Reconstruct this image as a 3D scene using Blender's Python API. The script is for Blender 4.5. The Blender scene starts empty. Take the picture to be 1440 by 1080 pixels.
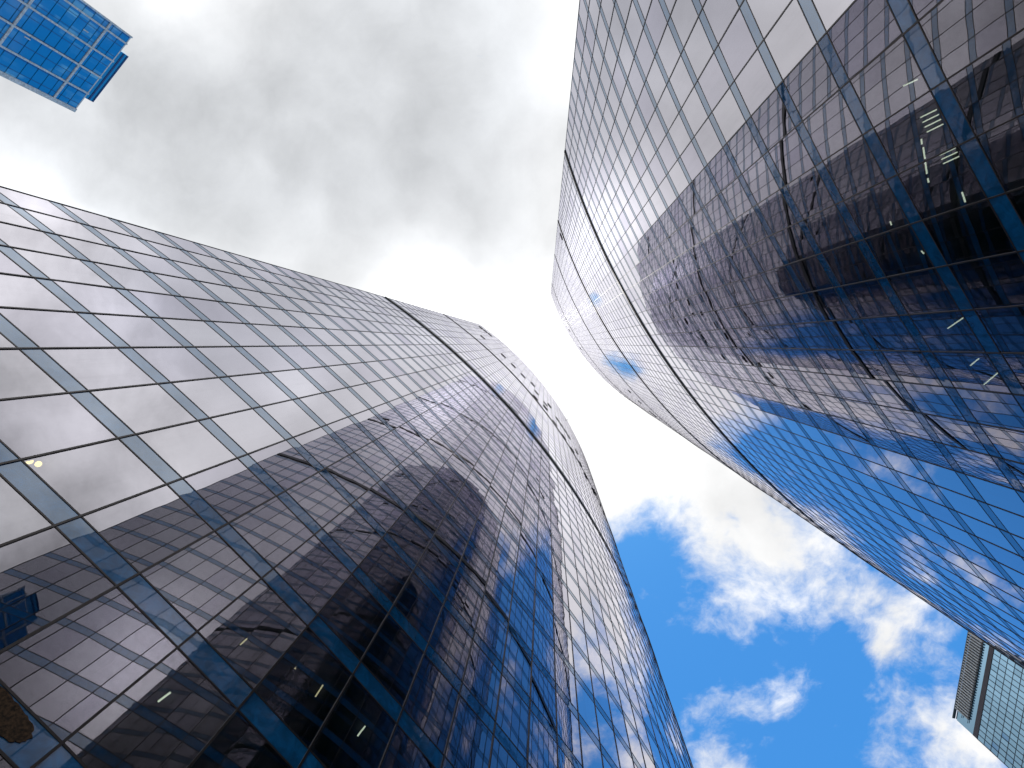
import bpy, math, random
from mathutils import Vector, Matrix
random.seed(7)
C = bpy.context.scene
COL = C.collection

# ------------------------------------------------------------------ camera
# world axes: x = image right, y = image down, z = up; the camera looks almost straight up
FOC = 720.0                                   # focal length in pixels of a 1440 px wide frame
ZX, ZY = 767.5, 483.0                         # where the verticals meet (the zenith)
CAMZ = 1.6
_z = Vector(((ZX-720)/FOC, (ZY-540)/FOC, 1.0)).normalized()
_x = (Vector((1, 0, 0)) - _z*_z.x).normalized()
_y = _z.cross(_x)
cam_d = bpy.data.cameras.new('camera')
cam = bpy.data.objects.new('camera', cam_d)
COL.objects.link(cam)
cam_d.sensor_width = 36.0
cam_d.lens = FOC/1440*36
cam_d.clip_end = 9000
right = Vector((_x.x, _y.x, _z.x)); down = Vector((_x.y, _y.y, _z.y)); fwd = Vector((_x.z, _y.z, _z.z))
m = Matrix.Identity(4)
for r in range(3):
    m[r][0] = right[r]; m[r][1] = -down[r]; m[r][2] = -fwd[r]
m[2][3] = CAMZ
cam.matrix_world = m
C.camera = cam

# ------------------------------------------------------------------ world
C.view_settings.view_transform = 'Standard'
C.view_settings.look = 'None'
C.view_settings.exposure = 0
C.view_settings.gamma = 1
C.view_settings.use_curve_mapping = False
SUN_P = (-0.026, -0.012)                      # sun direction: (x/z, y/z)
sun_dir = Vector((SUN_P[0], SUN_P[1], 1)).normalized()
W = bpy.data.worlds.new("World")
C.world = W
W.use_nodes = True


class NT:
    """Small helper for node graphs."""
    def __init__(s, nt):
        s.nt = nt; s.n = nt.nodes; s.l = nt.links; s.n.clear()

    def node(s, typ, **kw):
        nd = s.n.new(typ)
        for k, v in kw.items():
            setattr(nd, k, v)
        return nd

    def put(s, sock, v):
        if isinstance(v, bpy.types.NodeSocket):
            s.l.new(v, sock)
        else:
            sock.default_value = v

    def math(s, op, a, b=None, c=None, clamp=False):
        nd = s.node('ShaderNodeMath', operation=op, use_clamp=clamp)
        s.put(nd.inputs[0], a)
        if b is not None: s.put(nd.inputs[1], b)
        if c is not None: s.put(nd.inputs[2], c)
        return nd.outputs[0]

    def vmath(s, op, a, b=None, scale=None):
        nd = s.node('ShaderNodeVectorMath', operation=op)
        s.put(nd.inputs[0], a)
        if b is not None: s.put(nd.inputs[1], b)
        if scale is not None: s.put(nd.inputs['Scale'], scale)
        return nd.outputs['Value'] if op in ('LENGTH', 'DISTANCE', 'DOT_PRODUCT') else nd.outputs['Vector']

    def smooth(s, v, a, b, lo=0.0, hi=1.0):
        nd = s.node('ShaderNodeMapRange', interpolation_type='SMOOTHSTEP')
        s.put(nd.inputs['Value'], v)
        nd.inputs['From Min'].default_value = a; nd.inputs['From Max'].default_value = b
        nd.inputs['To Min'].default_value = lo; nd.inputs['To Max'].default_value = hi
        return nd.outputs['Result']

    def noise(s, vec, scale, detail=4, rough=.5, dim='3D', w=None, dist=0.0, out='Fac'):
        nd = s.node('ShaderNodeTexNoise', noise_dimensions=dim)
        s.put(nd.inputs['Vector'], vec)
        nd.inputs['Scale'].default_value = scale; nd.inputs['Detail'].default_value = detail
        nd.inputs['Roughness'].default_value = rough; nd.inputs['Distortion'].default_value = dist
        if w is not None: s.put(nd.inputs['W'], w)
        return nd.outputs[out]

    def mixc(s, f, a, b, blend='MIX'):
        nd = s.node('ShaderNodeMix', data_type='RGBA', blend_type=blend)
        s.put(nd.inputs[0], f); s.put(nd.inputs[6], a); s.put(nd.inputs[7], b)
        return nd.outputs[2]

    def mixs(s, f, a, b):
        nd = s.node('ShaderNodeMixShader')
        s.put(nd.inputs[0], f); s.l.new(a, nd.inputs[1]); s.l.new(b, nd.inputs[2])
        return nd.outputs[0]


w = NT(W.node_tree)
tc = w.node('ShaderNodeTexCoord')
dvec = tc.outputs['Generated']
sep = w.node('ShaderNodeSeparateXYZ'); w.l.new(dvec, sep.inputs[0])
dz = w.math('MAXIMUM', sep.outputs[2], 0.06)
px_ = w.math('DIVIDE', sep.outputs[0], dz)
py_ = w.math('DIVIDE', sep.outputs[1], dz)
cmb = w.node('ShaderNodeCombineXYZ'); w.l.new(px_, cmb.inputs[0]); w.l.new(py_, cmb.inputs[1])
P0 = cmb.outputs[0]                           # position on a flat cloud deck one unit overhead
wn = w.noise(P0, 2.6, 5, .55, out='Color')
P1 = w.vmath('ADD', P0, w.vmath('SCALE', w.vmath('SUBTRACT', wn, (.5, .5, .5)), scale=.16))


def blob(c, s, a):
    d = w.vmath('DISTANCE', P1, (c[0], c[1], 0.0))
    e = w.math('EXPONENT', w.math('MULTIPLY', w.math('MULTIPLY', d, d), -1/(s*s)))
    return w.math('MULTIPLY', e, a)


def addall(lst):
    r = lst[0]
    for q in lst[1:]:
        r = w.math('ADD', r, q)
    return r


t = w.math('ADD', w.math('MULTIPLY', px_, .22), w.math('MULTIPLY', py_, .9))
deck = w.smooth(t, .16, .50, .45, -.065)      # thick deck overhead, opening to blue
bias = addall([deck, blob((.30, .31), .10, .08), blob((.39, .41), .13, .20), blob((.47, .52), .06, .06),
               blob((.65, .48), .12, .19), blob((.73, .58), .09, .10), blob((.47, .72), .05, .15),
               blob((.78, .82), .14, .21), blob((.36, .87), .06, .15), blob((.18, .43), .06, -.30), blob((.555, .44), .045, -.10),
               blob((.24, .63), .11, -.14), blob((.59, .64), .06, -.12), blob((.13, .72), .12, .10), blob((-.05, 1.0), .3, -.12),
               blob((-.003, .170), .05, -.53), blob((-.126, .045), .034, -.50)])
n1 = w.noise(P1, 4.2, 11, .63)
n1b = w.noise(P1, 11.0, 6, .6)
dens = w.math('ADD', w.math('ADD', n1, w.math('MULTIPLY', w.math('SUBTRACT', n1b, .5), .42)), bias)
alpha = w.smooth(dens, .43, .74)
# cloud brightness: thin parts and the part near the sun are bright, the thick deck is grey
n2 = w.noise(P1, 2.6, 7, .55)
n3 = w.noise(P1, 5.0, 9, .60)
greyf = addall([blob((-.16, -.50), .28, .80), blob((-.72, -.42), .36, .85), blob((-.40, -.28), .30, .50), blob((-.1, -.2), .12, .3),
                blob((.1, -1.5), .4, .6), blob((1.2, -.5), .9, .5), blob((-.25, -.75), .25, .6), blob((-1.02, -.42), .26, 1.1)])
gsh = w.math('MINIMUM', greyf, 1.25)
lum = w.math('SUBTRACT', 1.0, w.math('MULTIPLY', gsh, .24))
lum = w.math('SUBTRACT', lum, w.math('MULTIPLY', w.math('SUBTRACT', n3, .5), .46))
lum = w.math('SUBTRACT', lum, w.math('MULTIPLY', w.math('SUBTRACT', n2, .5), .50))
broken = w.math('MULTIPLY', w.smooth(py_, -.66, -.84), w.math('ADD', w.math('MULTIPLY', w.math('SUBTRACT', n2, .5), 1.0), w.math('MULTIPLY', w.math('SUBTRACT', n3, .5), .9)))
lum = w.math('SUBTRACT', lum, broken)
lum = w.math('MAXIMUM', lum, .45)


def shine(c, s, a):                           # bright cloud spots; those out of view are added to brighten reflections
    d = w.vmath('DISTANCE', P1, (c[0], c[1], 0.0))
    return w.math('MULTIPLY', w.math('EXPONENT', w.math('MULTIPLY', w.math('MULTIPLY', d, d), -1/(s*s))), a)


lum = w.math('ADD', lum, addall([shine((-.03, -.02), .15, .5), shine((-.24, -.06), .10, .8), shine((.10, .12), .20, .16), shine((.03, -.50), .09, .25),
                                 shine((.18, -.88), .30, .55), shine((-.50, -1.08), .34, .40), shine((-1.16, .06), .27, 3.4), shine((-.74, -.68), .07, .15)]))
ccol = w.mixc(w.math('MULTIPLY', gsh, .9, clamp=True), (1.0, 1.0, 1.0, 1), (.935, .962, 1.0, 1))
ccol = w.vmath('SCALE', ccol, scale=lum)
sky = w.node('ShaderNodeTexSky', sky_type='NISHITA', sun_disc=False)
sky.sun_elevation = math.asin(sun_dir.z)
sky.sun_rotation = math.atan2(sun_dir.x, sun_dir.y)
sky.air_density = 1.0; sky.dust_density = 0.3; sky.ozone_density = 3.0
hs = w.node('ShaderNodeHueSaturation')
hs.inputs['Saturation'].default_value = 1.12; hs.inputs['Value'].default_value = 1.75
w.l.new(sky.outputs[0], hs.inputs['Color'])
bg1 = w.node('ShaderNodeBackground'); w.l.new(w.vmath('MULTIPLY', hs.outputs[0], (.36, .84, 1.02)), bg1.inputs[0]); bg1.inputs[1].default_value = .12
bg2 = w.node('ShaderNodeBackground'); w.l.new(ccol, bg2.inputs[0]); bg2.inputs[1].default_value = 1.0
wo = w.node('ShaderNodeOutputWorld')
w.l.new(w.mixs(alpha, bg1.outputs[0], bg2.outputs[0]), wo.inputs[0])

sun_d = bpy.data.lights.new('sun', 'SUN')
sun_d.energy = .9; sun_d.angle = math.radians(1.5); sun_d.color = (1, .96, .9)
sun = bpy.data.objects.new('sun', sun_d); COL.objects.link(sun)
sun.rotation_euler = sun_dir.to_track_quat('Z', 'Y').to_euler()
sun.location = (0, 0, 500)

C.cycles.max_bounces = 14
C.cycles.glossy_bounces = 8
C.cycles.transparent_max_bounces = 12
C.cycles.sample_clamp_indirect = 8


# ------------------------------------------------------------------ materials
def new_mat(name):
    mt = bpy.data.materials.new(name); mt.use_nodes = True
    return mt, NT(mt.node_tree)


def out(g, sh):
    o = g.node('ShaderNodeOutputMaterial'); g.l.new(sh, o.inputs[0])


def plain(name, col, rough=.5, metal=0.0, var=.25, scale=1.5):
    mt, g = new_mat(name)
    geo = g.node('ShaderNodeNewGeometry')
    nz = g.noise(geo.outputs['Position'], scale, 5, .6)
    p = g.node('ShaderNodeBsdfPrincipled')
    k = g.smooth(nz, .3, .7, 1-var, 1+var)
    g.l.new(g.vmath('SCALE', col[:3], scale=k), p.inputs['Base Color'])
    p.inputs['Roughness'].default_value = rough; p.inputs['Metallic'].default_value = metal
    out(g, p.outputs[0])
    return mt


def glow_mat(name, col, s):
    mt, g = new_mat(name)
    e = g.node('ShaderNodeEmission'); e.inputs[0].default_value = (*col, 1); e.inputs[1].default_value = s
    out(g, e.outputs[0])
    return mt


def schlick(g, r0, normal=None, power=5.0):
    lw = g.node('ShaderNodeLayerWeight'); lw.inputs['Blend'].default_value = .5
    if normal is not None: g.l.new(normal, lw.inputs['Normal'])
    f = g.math('POWER', lw.outputs['Facing'], power)
    return g.math('ADD', r0, g.math('MULTIPLY', f, 1-r0), clamp=True)


def pane_normal(g, dist, scale=.75):
    """Roller-wave and pillow distortion of toughened glass, different in every pane."""
    geo = g.node('ShaderNodeNewGeometry')
    at = g.node('ShaderNodeAttribute', attribute_name='pane')
    pos = geo.outputs['Position']
    a = g.noise(pos, scale, 1.5, .4, dim='4D', w=g.math('MULTIPLY', at.outputs['Fac'], 37.0))
    b = g.node('ShaderNodeBump')
    b.inputs['Strength'].default_value = 1.0
    b.inputs['Distance'].default_value = dist
    g.l.new(a, b.inputs['Height'])
    return b.outputs[0], at.outputs['Fac'], pos


def vision_glass():
    mt, g = new_mat('vision glass')
    nrm, pid, pos = pane_normal(g, .0019, .6)
    gl = g.node('ShaderNodeBsdfGlossy'); gl.inputs['Roughness'].default_value = 0.0
    g.l.new(nrm, gl.inputs['Normal'])
    tint = g.mixc(g.math('POWER', g.math('FRACT', g.math('MULTIPLY', pid, 7.31)), 2.5), (.955, .93, 1.0, 1), (.82, .79, .90, 1))
    g.l.new(tint, gl.inputs['Color'])
    tr = g.node('ShaderNodeBsdfTransparent'); tr.inputs[0].default_value = (.30, .42, .46, 1)
    fr = schlick(g, .15, nrm, 1.45)
    # a thin film of dust with faint run-off streaks
    st = g.noise(g.vmath('MULTIPLY', pos, (3.0, 3.0, .22)), 1.0, 6, .65)
    du = g.math('MULTIPLY', g.smooth(st, .45, .80), g.math('ADD', .02, g.math('MULTIPLY', g.math('FRACT', g.math('MULTIPLY', pid, 5.13)), .05)))
    dd = g.node('ShaderNodeBsdfDiffuse'); dd.inputs['Color'].default_value = (.34, .33, .31, 1)
    out(g, g.mixs(du, g.mixs(fr, tr.outputs[0], gl.outputs[0]), dd.outputs[0]))
    return mt


def spandrel_glass():
    mt, g = new_mat('blue spandrel glass')
    nrm, pid, pos = pane_normal(g, .005, 1.1)
    d = g.node('ShaderNodeBsdfDiffuse')
    nz = g.noise(pos, 1.7, 6, .65, dist=1.2)
    v = g.math('ADD', g.smooth(nz, .33, .75, .68, 1.42), g.math('MULTIPLY', g.math('FRACT', g.math('MULTIPLY', pid, 3.7)), .18))  # cloud reflections painted into the colour as mottling, with some patina
    g.l.new(g.vmath('SCALE', (.007, .118, .30), scale=v), d.inputs['Color'])
    gl = g.node('ShaderNodeBsdfGlossy'); gl.inputs['Roughness'].default_value = 0.02
    gl.inputs['Color'].default_value = (.51, .56, .63, 1)
    g.l.new(nrm, gl.inputs['Normal'])
    out(g, g.mixs(schlick(g, .06, nrm, 1.4), d.outputs[0], gl.outputs[0]))
    return mt


def far_glass(name, dark, light, r0, tint, cell=1.0):
    """Coated glass of the distant towers, each pane with its own shade."""
    mt, g = new_mat(name)
    at = g.node('ShaderNodeAttribute', attribute_name='pane')
    geo = g.node('ShaderNodeNewGeometry')
    nz = g.noise(geo.outputs['Position'], .09, 3, .6)
    f = g.math('MULTIPLY', g.math('POWER', at.outputs['Fac'], 3.0), g.smooth(nz, .40, .62))
    d = g.node('ShaderNodeBsdfDiffuse')
    g.l.new(g.mixc(f, (*dark, 1), (*light, 1)), d.inputs['Color'])
    gl = g.node('ShaderNodeBsdfGlossy'); gl.inputs['Roughness'].default_value = .03
    gl.inputs['Color'].default_value = (*tint, 1)
    out(g, g.mixs(schlick(g, r0), d.outputs[0], gl.outputs[0]))
    return mt


M_GLASS = vision_glass()
M_SPAN = spandrel_glass()
M_FRAME = plain('dark bronze frame', (.045, .040, .040), .38, .6, .2)
M_SEAL = plain('black seal', (.008, .008, .009), .5)
M_LOUVRE = plain('dark louvre', (.018, .019, .022), .45, .4)
M_CEIL = plain('ceiling plaster', (.16, .21, .21), .8)
M_CORE = plain('inner wall', (.05, .06, .065), .8)
M_ROOF = plain('roof membrane', (.18, .18, .18), .9)
M_STEEL = plain('grey steel', (.22, .22, .23), .4, .7)
M_BROWN_REFL = plain('painted brown reflection', (.050, .028, .014), .95, 0, .9, 16.0)  # brown standing in for a reflection in the glass
M_TUBE = glow_mat('lit lamp tube', (1.0, .86, .60), 2.0)
M_TUBE2 = glow_mat('lit lamp tube warm', (1.0, .70, .38), 1.6)
M_ORB = glow_mat('lit lamp globe', (1.0, .56, .16), 4.6)
M_LEAF = plain('plant leaf', (.035, .075, .03), .6)
M_POT = plain('clay pot', (.2, .12, .08), .8)


# ------------------------------------------------------------------ mesh helpers
class MB:
    def __init__(s):
        s.v = []; s.f = []; s.p = []

    def quad(s, a, b, c, d, pane=0.0):
        i = len(s.v); s.v += [tuple(a), tuple(b), tuple(c), tuple(d)]; s.f.append((i, i+1, i+2, i+3)); s.p.append(pane)

    def box8(s, q, pane=0.0):
        """q: four bottom corners then four top corners, both counter-clockwise from above."""
        i = len(s.v); s.v += [tuple(k) for k in q]
        for f in ((3, 2, 1, 0), (4, 5, 6, 7), (0, 1, 5, 4), (1, 2, 6, 5), (2, 3, 7, 6), (3, 0, 4, 7)):
            s.f.append(tuple(i+k for k in f)); s.p.append(pane)

    def box(s, c, ax, ay, hx, hy, z0, z1):
        c = Vector(c[:2]); ax = Vector(ax[:2]); ay = Vector(ay[:2])
        q = [c-ax*hx-ay*hy, c+ax*hx-ay*hy, c+ax*hx+ay*hy, c-ax*hx+ay*hy]
        s.box8([(k.x, k.y, z0) for k in q]+[(k.x, k.y, z1) for k in q])

    def tube(s, a, b, r, n=8):
        a = Vector(a); b = Vector(b); d = (b-a).normalized()
        u = d.orthogonal().normalized(); v = d.cross(u)
        i = len(s.v)
        for p in (a, b):
            for k in range(n):
                t = 2*math.pi*k/n
                s.v.append(tuple(p+u*(r*math.cos(t))+v*(r*math.sin(t))))
        for k in range(n):
            s.f.append((i+k, i+(k+1) % n, i+n+(k+1) % n, i+n+k)); s.p.append(0)
        s.f.append(tuple(i+n-1-k for k in range(n))); s.p.append(0)
        s.f.append(tuple(i+n+k for k in range(n))); s.p.append(0)

    def ball(s, c, r, n=12, mm=8):
        i = len(s.v); c = Vector(c)
        for a in range(mm+1):
            th = math.pi*a/mm
            for k in range(n):
                ph = 2*math.pi*k/n
                s.v.append(tuple(c+Vector((math.sin(th)*math.cos(ph), math.sin(th)*math.sin(ph), math.cos(th)))*r))
        for a in range(mm):
            for k in range(n):
                s.f.append((i+a*n+k, i+(a+1)*n+k, i+(a+1)*n+(k+1) % n, i+a*n+(k+1) % n)); s.p.append(0)

    def prism(s, poly, z0, z1, pane=0.0):
        i = len(s.v); n = len(poly)
        s.v += [(p[0], p[1], z0) for p in poly]+[(p[0], p[1], z1) for p in poly]
        s.f.append(tuple(i+n-1-k for k in range(n))); s.p.append(pane)
        s.f.append(tuple(i+n+k for k in range(n))); s.p.append(pane)
        for k in range(n):
            s.f.append((i+k, i+(k+1) % n, i+n+(k+1) % n, i+n+k)); s.p.append(pane)

    def build(s, name, mat, parent=None, smooth=False):
        me = bpy.data.meshes.new(name); 
        vv = s.v
        if parent is not None:
            o0 = Vector(parent['_org'])
            vv = [(a-o0.x, b-o0.y, c-o0.z) for a, b, c in vv]
        me.from_pydata(vv, [], s.f); me.materials.append(mat)
        at = me.attributes.new('pane', 'FLOAT', 'FACE'); at.data.foreach_set('value', s.p)
        if smooth:
            me.polygons.foreach_set('use_smooth', [True]*len(me.polygons))
        me.update()
        o = bpy.data.objects.new(name, me); COL.objects.link(o)
        if parent is not None:
            o.parent = parent; o['_org'] = parent['_org']
        return o


def thing(name, label, cat, loc, group=None):
    o = bpy.data.objects.new(name, None); COL.objects.link(o); o.location = loc
    o.empty_display_size = 1
    o['_org'] = tuple(loc); o['label'] = label; o['category'] = cat
    if group: o['group'] = group
    return o


def to_px(p):
    v = Vector(p)-Vector((0, 0, CAMZ))
    a, b, c = v.dot(right), v.dot(down), v.dot(fwd)
    if c < 1e-3: return None
    return 720+FOC*a/c, 540+FOC*b/c


# ------------------------------------------------------------------ the ground
mt, g = new_mat('plaza paving')
geo = g.node('ShaderNodeNewGeometry')
br = g.node('ShaderNodeTexBrick'); g.l.new(geo.outputs['Position'], br.inputs['Vector'])
br.inputs['Scale'].default_value = 1.0; br.inputs['Mortar Size'].default_value = .01
br.inputs['Color1'].default_value = (.26, .25, .24, 1); br.inputs['Color2'].default_value = (.31, .30, .28, 1)
br.inputs['Mortar'].default_value = (.12, .12, .12, 1)
pr = g.node('ShaderNodeBsdfPrincipled'); g.l.new(br.outputs[0], pr.inputs['Base Color']); pr.inputs['Roughness'].default_value = .8
out(g, pr.outputs[0])
gb = MB(); gb.quad((-3000, -3000, 0), (3000, -3000, 0), (3000, 3000, 0), (-3000, 3000, 0))
ground = gb.build('ground', mt); ground['kind'] = 'structure'

# ------------------------------------------------------------------ the two curved towers
U = 4.0                                       # storey height
SPH = .19*U                                   # height of a blue spandrel


def curved_tower(label, centre, radius, a0, da, nb, base, nfl, louvres, vents):
    """Lens-shaped tower: a front arc of flat glazed bays and a mirrored rear arc.
    a0/da: angle of the first mullion and step (degrees); base: height of the lowest spandrel in storeys."""
    cx, cy = centre[0]*U, centre[1]*U
    R = radius*U
    ang = [math.radians(a0+da*k) for k in range(nb+1)]
    pt = [Vector((cx+R*math.cos(a), cy+R*math.sin(a))) for a in ang]
    nr = [Vector((math.cos(a), math.sin(a))) for a in ang]
    fl = 1 if da > 0 else -1
    ch = (pt[-1]-pt[0]).normalized(); mid = (pt[-1]+pt[0])/2
    cn = Vector((-ch.y, ch.x))
    if cn.dot(nr[nb//2]) > 0: cn = -cn        # points to the rear
    def mirror(p):
        return p+cn*(-2*(p-mid).dot(cn))
    org = (mid.x, mid.y, 0)
    T = thing('glass_tower', label, 'skyscraper', org, 'twin curved glass towers')
    ztop = (base+nfl)*U+CAMZ
    zs = [(base+k)*U+CAMZ for k in range(nfl+1)]       # lower edge of each spandrel
    # panes
    cand = []
    for k in range(nfl):
        z0 = zs[k]+SPH; z1 = zs[k+1]
        for i in range(nb):
            q = [to_px((pt[i].x, pt[i].y, z0)), to_px((pt[i+1].x, pt[i+1].y, z0)), to_px((pt[i+1].x, pt[i+1].y, z1)), to_px((pt[i].x, pt[i].y, z1))]
            area = 0
            if all(q):
                mpx = sum(a[0] for a in q)/4; mpy = sum(a[1] for a in q)/4
                inside = sum(1 for a in q+[(mpx, mpy)] if 0 <= a[0] <= 1440 and 0 <= a[1] <= 1080)
                ar = abs(sum(q[j][0]*q[(j+1) % 4][1]-q[(j+1) % 4][0]*q[j][1] for j in range(4)))/2
                pm = (pt[i]+pt[i+1])/2
                if pm.dot(nr[i]) < 0: area = min(ar, 40000)*inside/5
            cand.append((area, k, i))
    cand.sort(reverse=True)
    single = set((k, i) for a, k, i in cand[:100])
    rest = MB()
    for k in range(nfl):
        z0 = zs[k]+SPH; z1 = zs[k+1]
        for i in range(nb):
            n = ((nr[i]+nr[i+1])/2).normalized()
            tx = random.gauss(0, .0019); tz = random.gauss(0, .0020)
            def off(sx, sz): return n*(sx*tx+sz*tz)
            A, B = pt[i], pt[i+1]
            c = [(A+off(-1, -1), z0), (B+off(1, -1), z0), (B+off(1, 1), z1), (A+off(-1, 1), z1)]
            if fl < 0: c = [c[1], c[0], c[3], c[2]]
            mb = MB() if (k, i) in single else rest
            mb.quad(*[(p.x, p.y, z) for p, z in c], pane=random.random())
            if mb is not rest: mb.build('window_pane', M_GLASS, T)
    g_ = rest.build('glazing', M_GLASS, T); g_['kind'] = 'stuff'
    # spandrel bands, one per storey, each with its slim frame
    for k in range(nfl+1):
        mb = MB(); tr = MB()
        z0, z1 = zs[k], zs[k]+SPH
        for i in range(nb):
            A, B = pt[i], pt[i+1]
            if fl < 0: A, B = B, A
            mb.quad((A.x, A.y, z0), (B.x, B.y, z0), (B.x, B.y, z1), (A.x, A.y, z1), pane=random.random())
        for zz in (z0, z1):
            h = .026
            for i in range(nb):
                A, B = pt[i], pt[i+1]; na, n2 = nr[i], nr[i+1]
                if fl < 0: A, B, na, n2 = B, A, n2, na
                o1, i1 = A+na*.015, A-na*.10
                o2, i2 = B+n2*.015, B-n2*.10
                tr.box8([(i1.x, i1.y, zz-h), (o1.x, o1.y, zz-h), (o2.x, o2.y, zz-h), (i2.x, i2.y, zz-h),
                         (i1.x, i1.y, zz+h), (o1.x, o1.y, zz+h), (o2.x, o2.y, zz+h), (i2.x, i2.y, zz+h)])
        sb = mb.build('spandrel_band', M_SPAN, T)
        tr.build('band_frame', M_FRAME, sb)
    # mullions
    for i in range(nb+1):
        mb = MB()
        n = nr[i]; tg = Vector((-n.y, n.x))
        mb.box(pt[i]-n*.03, tg, n, .031, .065, zs[0]-.3, ztop+SPH+.1)
        mb.build('mullion', M_FRAME, T)
    # dark machine-floor louvres standing a little proud
    for h, hh in louvres:
        mb = MB()
        for i in range(nb):
            A, B = pt[i], pt[i+1]; na, n2 = nr[i], nr[i+1]
            if fl < 0: A, B, na, n2 = B, A, n2, na
            zc = h*U+CAMZ
            for s in (-1, 0, 1):
                z0, z1 = zc+s*hh*.62-hh*.3, zc+s*hh*.62+hh*.3
                o1, i1 = A+na*.14, A+na*.04
                o2, i2 = B+n2*.14, B+n2*.04
                mb.box8([(i1.x, i1.y, z0), (o1.x, o1.y, z0), (o2.x, o2.y, z0), (i2.x, i2.y, z0),
                         (i1.x, i1.y, z1), (o1.x, o1.y, z1), (o2.x, o2.y, z1), (i2.x, i2.y, z1)])
        mb.build('louvre_band', M_LOUVRE, T)
    # vents standing open near the top
    for b, h, nbay in vents:
        i0 = int(b); mb = MB()
        for i in range(i0, min(nb, i0+nbay)):
            n = ((nr[i]+nr[i+1])/2).normalized()
            z0 = h*U+CAMZ; A = pt[i]+(pt[i+1]-pt[i])*.06; B = pt[i]+(pt[i+1]-pt[i])*.94
            if fl < 0: A, B = B, A
            q = []
            for z, o in ((z0, .62), (z0+.12, .62), (z0+1.0, .12), (z0+.88, .12)):
                q.append((z, o))
            # a flap hinged at its top edge and pushed out at the bottom
            lo = [A+n*.05, A+n*.22, B+n*.22, B+n*.05]
            hi = [A+n*.03, A+n*.07, B+n*.07, B+n*.03]
            mb.box8([(p.x, p.y, z0) for p in lo]+[(p.x, p.y, z0+.8) for p in hi])
        if mb.v: mb.build('open_vent', M_LOUVRE, T)
    # inside: floor slabs and the core wall
    def depth(i):
        p = pt[i]; d = 2*(p-mid).dot(-cn)
        return max(.25, min(9.0, d*.55))
    for k in range(nfl+1):
        mb = MB(); z0, z1 = zs[k]+.04, zs[k]+SPH-.06
        for i in range(nb):
            A, B = pt[i], pt[i+1]; na, n2 = nr[i], nr[i+1]; da_, db = depth(i), depth(i+1)
            if fl < 0: A, B, na, n2, da_, db = B, A, n2, na, db, da_
            o1, i1 = A-na*.13, A-na*da_; o2, i2 = B-n2*.13, B-n2*db
            mb.box8([(i1.x, i1.y, z0), (o1.x, o1.y, z0), (o2.x, o2.y, z0), (i2.x, i2.y, z0),
                     (i1.x, i1.y, z1), (o1.x, o1.y, z1), (o2.x, o2.y, z1), (i2.x, i2.y, z1)])
        mb.build('floor_slab', M_CEIL, T)
    mb = MB()
    for i in range(nb):
        A, B = pt[i]-nr[i]*(depth(i)+.02), pt[i+1]-nr[i+1]*(depth(i+1)+.02)
        if fl < 0: A, B = B, A
        mb.quad((A.x, A.y, 0), (B.x, B.y, 0), (B.x, B.y, ztop), (A.x, A.y, ztop))
    mb.build('core_wall', M_CORE, T)
    # lobby wall below the first spandrel
    mb = MB()
    for i in range(nb):
        A, B = pt[i]-nr[i]*.05, pt[i+1]-nr[i+1]*.05
        if fl < 0: A, B = B, A
        mb.quad((A.x, A.y, 0), (B.x, B.y, 0), (B.x, B.y, zs[0]-.001), (A.x, A.y, zs[0]-.001))
    mb.build('lobby_wall', M_LOUVRE, T)
    # rear arc
    mb = MB()
    for i in range(nb):
        A, B = mirror(pt[i]), mirror(pt[i+1])
        if fl > 0: A, B = B, A
        for k in range(nfl+1):
            za = zs[k]+SPH if k else 0
            zb = zs[k+1] if k < nfl else ztop+SPH
            mb.quad((A.x, A.y, za), (B.x, B.y, za), (B.x, B.y, zb), (A.x, A.y, zb), pane=random.random())
            if k: mb.quad((A.x, A.y, zs[k]), (B.x, B.y, zs[k]), (B.x, B.y, zs[k]+SPH), (A.x, A.y, zs[k]+SPH), pane=0)
    mb.build('rear_wall', M_REAR, T)
    poly = [p-n*.12 for p, n in zip(pt, nr)]+[mirror(p)*1.0 for p in pt[::-1]][1:-1]
    if fl < 0: poly = poly[::-1]
    mb = MB(); mb.prism([(p.x, p.y) for p in poly], ztop+SPH-.08, ztop+SPH+.05)
    mb.build('roof', M_ROOF, T)
    return T, pt, nr, zs


M_REAR = far_glass('rear glass', (.02, .05, .08), (.05, .10, .14), .35, (.85, .86, .95))

LV = [(4.0, 38.45, 1), (1.0, 47.8, 3), (8, 38.25, 1), (10, 38.25, 1), (12, 38.4, 1), (14, 40.2, 1), (15, 37.4, 1), (15, 33.7, 1),
      (17, 37.5, 1), (17, 35.1, 1), (18, 40.0, 1), (19, 33.4, 1), (20, 38.4, 2), (22, 38.4, 2), (21, 33.0, 1), (23, 33.1, 1),
      (25, 33.1, 1), (25, 37.2, 1), (26, 31.6, 1), (28, 31.5, 1), (29, 33.0, 1)]
LEFT, ptL, nrL, zsL = curved_tower(
    'nearest curved glass skyscraper rising from the lower left, with open dark vents near its top',
    (-25.778, 24.564), 32.49, -55.0, 1.0, 60, 1.07, 54, [(22.64, .44), (35.56, .40)],
    [(a, b+3.07, c) for a, b, c in LV])
RV = [(1, 37.5, 1), (12, 80, 1), (18, 80, 1), (28, 55.0, 1), (31, 55.5, 1), (34, 55.6, 1), (35, 55.6, 1)]
RIGHT, ptR, nrR, zsR = curved_tower(
    'taller curved glass skyscraper filling the right side, lit lamps behind its dark windows',
    (34.414, -19.408), 35.372, 161.9, -.9045, 66, .88, 86, [(23.32, .55), (36.05, .55), (49.6, .34), (73.3, .34)], RV)

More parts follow.
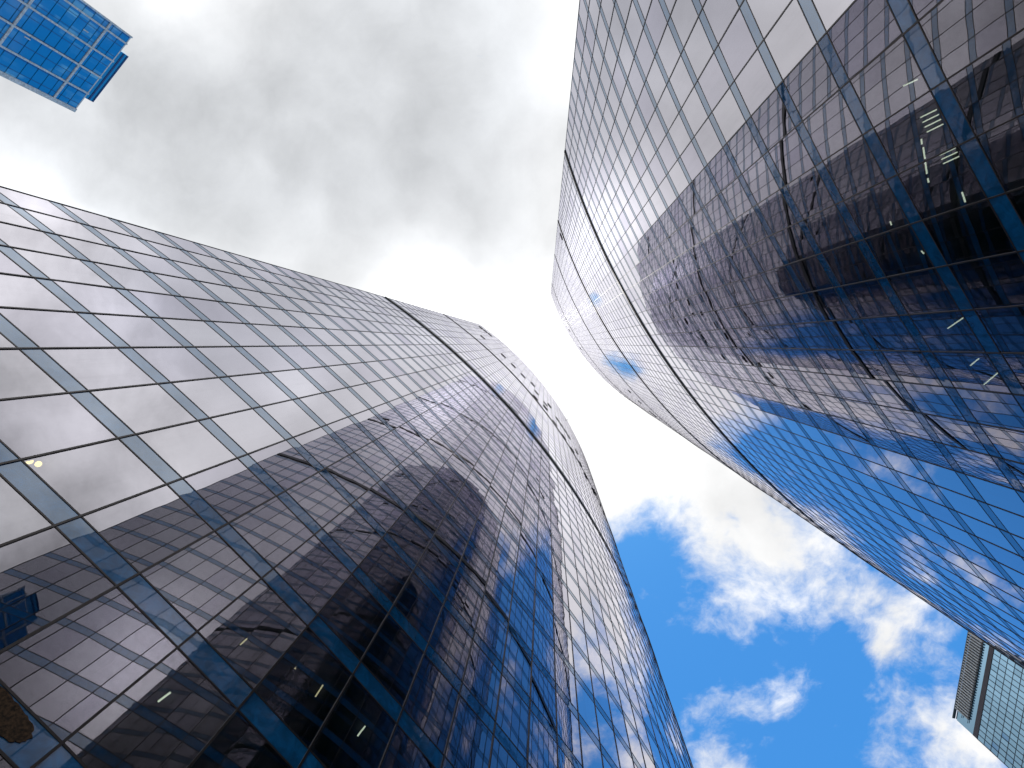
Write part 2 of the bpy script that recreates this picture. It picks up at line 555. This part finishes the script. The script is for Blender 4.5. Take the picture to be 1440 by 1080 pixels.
# brown reflection imitated by a thin plate on one spandrel of the near tower (bottom left corner of the view)
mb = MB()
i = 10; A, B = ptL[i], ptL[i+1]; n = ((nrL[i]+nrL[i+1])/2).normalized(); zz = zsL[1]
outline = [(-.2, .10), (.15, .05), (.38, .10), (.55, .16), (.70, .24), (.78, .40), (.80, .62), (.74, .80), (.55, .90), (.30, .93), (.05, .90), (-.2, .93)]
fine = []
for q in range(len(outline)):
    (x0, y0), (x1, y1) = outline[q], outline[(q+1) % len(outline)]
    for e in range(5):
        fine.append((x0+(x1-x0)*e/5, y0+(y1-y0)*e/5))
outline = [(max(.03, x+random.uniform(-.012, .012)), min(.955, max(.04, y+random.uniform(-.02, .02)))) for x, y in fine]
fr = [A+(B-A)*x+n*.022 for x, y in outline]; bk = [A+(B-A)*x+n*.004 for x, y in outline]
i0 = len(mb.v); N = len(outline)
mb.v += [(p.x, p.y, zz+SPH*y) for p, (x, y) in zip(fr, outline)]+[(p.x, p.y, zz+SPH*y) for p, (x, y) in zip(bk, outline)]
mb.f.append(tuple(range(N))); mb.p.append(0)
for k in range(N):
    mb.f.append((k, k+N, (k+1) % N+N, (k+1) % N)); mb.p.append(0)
mb.build('reflection_patch', M_BROWN_REFL, LEFT)

# roller blinds part-way down behind a few panes of the right tower
M_BLIND = [plain('dark red blind', (.13, .025, .035), .9), plain('teal blind', (.10, .22, .22), .9), plain('grey blind', (.16, .17, .18), .9)]
for bay, k, dropz, mi in ((14, 1, 1.7, 0), (15, 0, .55, 1), (14, 0, .45, 1), (12, 2, 1.1, 2), (17, 2, .9, 2), (19, 2, 1.3, 2)):
    n_ = (nrR[bay]+nrR[bay+1]).normalized()
    A = ptR[bay+1]*.97+ptR[bay]*.03-n_*.28; B = ptR[bay]*.97+ptR[bay+1]*.03-n_*.28
    zt = zsR[k+1]+.02
    b_ = MB(); dd_ = (B-A).normalized()
    b_.box((A+B)/2, dd_, n_, (B-A).length/2, .006, zt-dropz, zt)
    b_.box((A+B)/2, dd_, n_, (B-A).length/2, .02, zt-dropz-.04, zt-dropz-.001)
    b_.build('roller_blind', M_BLIND[mi], RIGHT)

# window-cleaning arm leaning over the roof edge of the near tower
zt = zsL[-1]+SPH+.05; q = ptL[25]-nrL[25]*1.2; q2 = ptL[25]+nrL[25]*1.0
t = thing('cleaning_davit', 'tiny hoist arm leaning over the roof edge of the near tower', 'hoist', (q.x, q.y, zt))
b_ = MB(); b_.tube((q.x, q.y, zt), (q.x, q.y, zt+1.6), .12); b_.build('post', M_STEEL, t)
b_ = MB(); b_.tube((q.x, q.y, zt+1.5), (q2.x, q2.y, zt+2.1), .10); b_.build('arm', M_STEEL, t)

# ------------------------------------------------------------------ lamps behind the glass
LG = 'lit strip lamps under office ceilings'


def strip(label, a, b, zc, mat=None, group=LG):
    a = Vector(a); b = Vector(b)
    mid = (a+b)/2; z = zc-.012
    t = thing('strip_lamp', label, 'ceiling lamp', (mid.x, mid.y, z), group)
    d = (b-a).normalized(); s = Vector((-d.y, d.x)); L = (b-a).length/2
    h = MB(); h.box(mid, d, s, L+.02, .04, z-.03, z); h.build('housing', M_STEEL, t)
    q = MB(); q.box(mid, d, s, L, .024, z-.065, z-.0305); q.build('tube', mat or M_TUBE, t)


zl1, zl2 = 13.88, 17.88
strip('short warm strip lamp behind a dark near-tower pane, bottom left', (-10.22, 9.48), (-9.88, 9.22), zl1+.03)
strip('slim orange strip lamp above the indoor plant in the near tower', (-8.75, 11.35), (-8.5, 11.1), zl2+.03, M_TUBE2)
strip('longer orange strip lamp beside the leaves of the indoor plant', (-7.85, 12.12), (-7.58, 11.70), zl2+.03, M_TUBE2)
strip('pale bluish strip lamp in the near-tower pane right of the plant', (-6.40, 13.48), (-6.13, 13.12), zl2+.03)
strip('tiny warm strip lamp in the near-tower pane left of the plant', (-10.46, 10.36), (-10.22, 10.14), zl2+.03, M_TUBE2)
zr1, zr2 = 25.12, 29.12
grid = ['first strip lamp from the top in the upper bank of four, right tower',
        'second strip lamp from the top in the upper bank of four, right tower',
        'third strip lamp from the top in the upper bank of four, right tower',
        'lowest strip lamp in the upper bank of four, right tower']
for j, lb in enumerate(grid):
    a = Vector((15.72, -9.50))+Vector((.095, .19))*j*1.05
    strip(lb, a, a+Vector((.62, -.30)), zr1+.03, group='bank of four strip lamps')
grid3 = ['top strip lamp in the lower bank of three behind the far right windows',
         'middle strip lamp in the lower bank of three behind the far right windows',
         'bottom strip lamp in the lower bank of three behind the far right windows']
for j, lb in enumerate(grid3):
    a = Vector((16.59, -7.94))+Vector((.085, .175))*j
    strip(lb, a, a+Vector((.60, -.28)), zr1+.03, group='bank of three strip lamps')
chain = [('topmost small lamp of the thin vertical row left of the strip lamp banks', (15.80, -8.62), (15.84, -8.40)),
         ('long second lamp of the thin vertical row left of the strip lamp banks', (15.90, -8.28), (16.0, -7.80)),
         ('long third lamp of the thin vertical row left of the strip lamp banks', (16.02, -7.66), (16.12, -7.18)),
         ('short lowest lamp of the thin vertical row left of the strip lamp banks', (16.16, -7.0), (16.21, -6.82))]
for lb, a, b in chain: strip(lb, a, b, zr1+.03, group='thin row of lamps')
strip('single slanting strip lamp high up, above the bank of four in the right tower', (14.95, -10.80), (15.5, -11.04), zr1+.03)
strip('short bright lamp lying low between two blue bands, below the bank of three', (17.58, -6.40), (17.74, -5.98), zr1+.03)
strip('small white lamp near a dark frame left of the short bright lamp', (17.24, -6.12), (17.32, -5.92), zr2+.03)
strip('long warm strip lamp alone in a dark pane at mid height of the right tower', (20.33, -.76), (21.04, -1.29), zr2+.03)
strip('shorter warm strip lamp just above the lowest one, on the right tower', (21.54, 1.12), (21.93, .76), zr2+.03)
strip('lowest warm strip lamp on the right tower, close to a blue band', (22.26, 2.09), (22.93, 1.44), zr2+.03)
strip('tiny yellow lamp beside a blue band in the darkest part of the right tower', (18.82, -4.64), (18.96, -4.50), zr2+.03)

# pair of glowing globes hanging in the near tower
t = thing('pendant_lamp', 'glowing double globe lamp hanging behind a pale pane at the far left edge', 'pendant lamp', (-17.2, 4.0, zl2))
for dx, dz_ in ((-.10, -.42), (.12, -.34)):
    b_ = MB(); b_.ball((-17.2+dx, 4.0+dx*.5, zl2+dz_), .10); gl_ = b_.build('globe', M_ORB, t, True)
    s_ = MB(); s_.tube((-17.2+dx, 4.0+dx*.5, zl2+dz_+.09), (-17.2+dx, 4.0+dx*.5, zl2), .008); s_.build('cord', M_SEAL, gl_)

# leafy plant behind the glass
fz = zsL[2]+SPH-.06
pc = (ptL[13]*.45+ptL[12]*.55)-nrL[13]*.75
t = thing('potted_plant', 'dim leafy indoor plant standing behind a dark pane of the near tower', 'plant', (pc.x, pc.y, fz))
b_ = MB()
b_.tube((pc.x, pc.y, fz), (pc.x, pc.y, fz+.4), .2, 14); b_.build('pot', M_POT, t)
b_ = MB(); b_.tube((pc.x, pc.y, fz+.4), (pc.x+.03, pc.y, fz+1.6), .025); b_.build('stem', M_POT, t)
b_ = MB()
for k in range(420):
    a = random.uniform(0, 6.28); rr = .55*math.sqrt(random.random()); zz = random.uniform(1.1, 2.7)
    rr *= 1-.5*abs(zz-1.9)/.8
    c = Vector((pc.x+rr*math.cos(a), pc.y+rr*math.sin(a), fz+zz))
    u = Vector((random.gauss(0, 1), random.gauss(0, 1), random.gauss(0, .6))).normalized(); v = u.orthogonal().normalized()
    L_ = random.uniform(.09, .17)
    b_.quad(c-u*L_, c+v*L_*.35, c+u*L_, c-v*L_*.35)
b_.build('foliage', M_LEAF, t)


# ------------------------------------------------------------------ distant towers
def rect_tower(p1, p2, inward, depth_):
    """corner points of a box tower: front edge p1-p2, depth going inward"""
    return [p1, p2, p2+inward*depth_, p1+inward*depth_]


# blue tower, top left
p1, p2 = Vector((-146.0, -107.5)), Vector((-168.9, -83.3))
d = (p2-p1).normalized(); inw = Vector((-.726, -.687)); Lf = (p2-p1).length
HT = 181.6
T3 = thing('office_tower', 'bright blue glass tower with pale grid lines cut off by the upper left corner', 'skyscraper', (-170, -110, 0))
M_BLUE = far_glass('bright blue glass', (.003, .25, .58), (.22, .55, .76), .08, (.8, .92, 1))
M_TEAL = far_glass('teal glass', (.012, .25, .46), (.05, .32, .50), .12, (.8, .92, 1))
M_PALE = plain('pale metal frame', (.62, .57, .55), .5, 0)
M_LINE = plain('thin blue joint', (.006, .05, .16), .5, 0)
sid = Vector((-.845, -.535))
core = [p1+inw*.3+d*.3, p2+inw*.3-d*.3, p2+inw*30-d*.3, p1+sid*30+d*.3]
b_ = MB(); b_.prism([(q.x, q.y) for q in core], 0, HT-.2); b_.build('body', M_TEAL, T3)
nst = 52; sh = HT/nst; nbx = 24
for k in range(nst):
    b_ = MB(); z0, z1 = k*sh+.10, (k+1)*sh-.10
    for i in range(nbx):
        a = p1+d*(Lf*i/nbx); c = p1+d*(Lf*(i+1)/nbx)
        b_.quad((a.x, a.y, z0), (a.x, a.y, z1), (c.x, c.y, z1), (c.x, c.y, z0), pane=random.random())
    for sd in (p1, p2):
        e = sd+(sid if sd is p1 else inw)*30; pn = random.random()
        b_.quad((sd.x, sd.y, z0), (sd.x, sd.y, z1), (e.x, e.y, z1), (e.x, e.y, z0), pane=pn)
    if k > 14: b_.build('glazing_band', M_BLUE, T3)
for zb in [HT-8.4-21.6*q for q in range(7)]:
    b_ = MB(); b_.box((p1+p2)/2-inw*.12, d, inw, Lf/2+.1, .17, zb-.36, zb+.36); b_.build('belt', M_PALE, T3)
for fx in (0.0, .09, .325, .545, .765, .995):
    b_ = MB(); c = p1+d*(Lf*fx)-inw*.22; b_.box(c, d, inw, .28 if fx < .99 else .7, .2, 0, HT+.1); b_.build('pier', M_PALE, T3)
for k in range(23):
    if k % 3: continue
    b_ = MB(); c = p1+d*(Lf*(k+.5)/23.5)-inw*.03; b_.box(c, d, inw, .06, .05, 0, HT-.4); b_.build('joint', M_LINE, T3)
b_ = MB(); b_.box((p1+p2)/2+inw*.2, d, inw, Lf/2, .25, HT-.3, HT+.1); b_.build('parapet', M_PALE, T3)
c0 = p1+inw*6.3+d*7.3; c1 = p1+inw*6.3+d*29.2
b_ = MB(); b_.prism([(q.x, q.y) for q in (c0, c1, c1+inw*14, c0+inw*14)], HT-.3, HT+10); cr = b_.build('crown', M_TEAL, T3)
b_ = MB(); b_.box((c0+c1)/2-inw*.06, d, inw, 10.9, .1, HT+7.6, HT+8.2)
b_.box((c0+c1)/2-inw*.06, d, inw, 10.9, .1, HT+9.3, HT+9.8); b_.build('rail', M_LINE, cr)
for k, (fx, dz0) in enumerate([(.12, -33), (.22, -14), (.42, -60), (.58, -26), (.78, -44), (.83, -58), (.80, -70)]):
    b_ = MB(); c = p1+d*(Lf*fx)-inw*.10; b_.box(c, d, inw, .18, .06, HT+dz0, HT+dz0+1.8); b_.build('pale_panel', M_PALE, T3)  # small pale panels in the frame colour
# roof crane beside the crown
rc = p1+d*30.2+inw*5.0
t = thing('roof_crane', 'small dark crane arm poking out from the roof of the blue tower', 'crane', (rc.x, rc.y, HT+.05))
b_ = MB(); b_.tube((rc.x, rc.y, HT+.02), (rc.x, rc.y, HT+3.6), .22); b_.build('mast', M_LOUVRE, t)
e1 = rc+d*1.9-inw*.9; e2 = rc-d*.4-inw*1.3
b_ = MB(); b_.tube((rc.x, rc.y, HT+3.4), (e1.x, e1.y, HT+3.9), .16); b_.tube((rc.x, rc.y, HT+3.4), (e2.x, e2.y, HT+3.6), .13); b_.build('arm', M_LOUVRE, t)

# louvred tower, bottom right
p1, p2 = Vector((146.6, 99.6)), Vector((143.5, 131.4))
d = (p2-p1).normalized(); inw = Vector((.995, .097)); Lf = (p2-p1).length
T4 = thing('office_tower', 'pale gridded office tower with a louvred crown peeping from behind the right tower, bottom right', 'skyscraper', (160, 117, 0))
M_ICE = far_glass('pale blue-green glass', (.004, .045, .085), (.02, .10, .17), .46, (.38, .62, .82))
M_FIN = plain('cream louvre fin', (.36, .355, .35), .5)
M_DGRID = plain('grey window grid', (.04, .06, .075), .5)
M_BROWN = plain('dark brown band', (.035, .022, .026), .6)
core = [p1+inw*1.3+d*.3, p2+inw*1.3-d*.3, p2+inw*30-d*.3, p1+inw*30+d*.3]
b_ = MB(); b_.prism([(q.x, q.y) for q in core], 0, HT-.3); b_.build('body', M_BROWN, T4)
zcr = HT-7.6
b_ = MB(); b_.box((p1+p2)/2+inw*.9, d, inw, Lf/2, .25, zcr-1.7, zcr); b_.build('dark_belt', M_BROWN, T4)
b_ = MB(); b_.box((p1+p2)/2+inw*.85, d, inw, Lf/2-.3, .15, zcr+.01, HT-.4); b_.build('crown_backing', M_ICE, T4)
b_ = MB(); b_.box((p1+p2)/2+inw*.66-d*1.6, d, inw, Lf/2-2.0, .03, zcr+2.3, HT-.5); b_.build('louvre_backing', M_BROWN, T4)
for k in range(30):
    b_ = MB(); c = p1+d*(.35+k*.95)+inw*.30
    b_.box(c, d, inw, .22, .32, zcr+2.2-1.0*(k % 2 == 0)*0, HT); b_.build('louvre_fin', M_FIN, T4)
for k in range(2):
    b_ = MB(); z = zcr+2.3+k*2.5
    b_.box((p1+p2)/2+inw*.45, d, inw, Lf/2-2.4, .06, z, z+.12); b_.build('louvre_rail', M_DGRID, T4)
b_ = MB(); b_.box((p1+p2)/2+inw*.4, d, inw, Lf/2, .4, HT+.01, HT+.35); b_.build('parapet', M_DGRID, T4)
nst = 60; zlow = 20; sh = (zcr-1.7-zlow)/nst; nbx = 18
for k in range(nst):
    b_ = MB(); z0, z1 = zlow+k*sh+.06, zlow+(k+1)*sh-.06
    for i in range(nbx):
        a = p1+d*(Lf*i/nbx)+inw*.8; c = p1+d*(Lf*(i+1)/nbx)+inw*.8
        jx = random.gauss(0, .012)
        b_.quad((a.x+jx, a.y, z0), (a.x+jx, a.y, z1), (c.x-jx, c.y, z1), (c.x-jx, c.y, z0), pane=random.random())
    b_.build('glazing_band', M_ICE, T4)
    b_ = MB(); b_.box((p1+p2)/2+inw*.78, d, inw, Lf/2, .06, z1+.01, z1+.11); b_.build('transom', M_DGRID, T4)
for i in range(nbx+1):
    b_ = MB(); c = p1+d*(Lf*i/nbx)+inw*.74; b_.box(c, d, inw, .05, .09, zlow, zcr-1.7); b_.build('mullion', M_DGRID, T4)
for s_, cc in ((p1, -1), (p2, 1)):
    b_ = MB(); b_.box(s_-d*cc*.02+inw*15.6, d, inw, .2, 14.6, zlow, HT-.5); b_.build('side_wall', M_DGRID if cc < 0 else M_ICE, T4)

for o in bpy.data.objects:
    if '_org' in o: del o['_org']
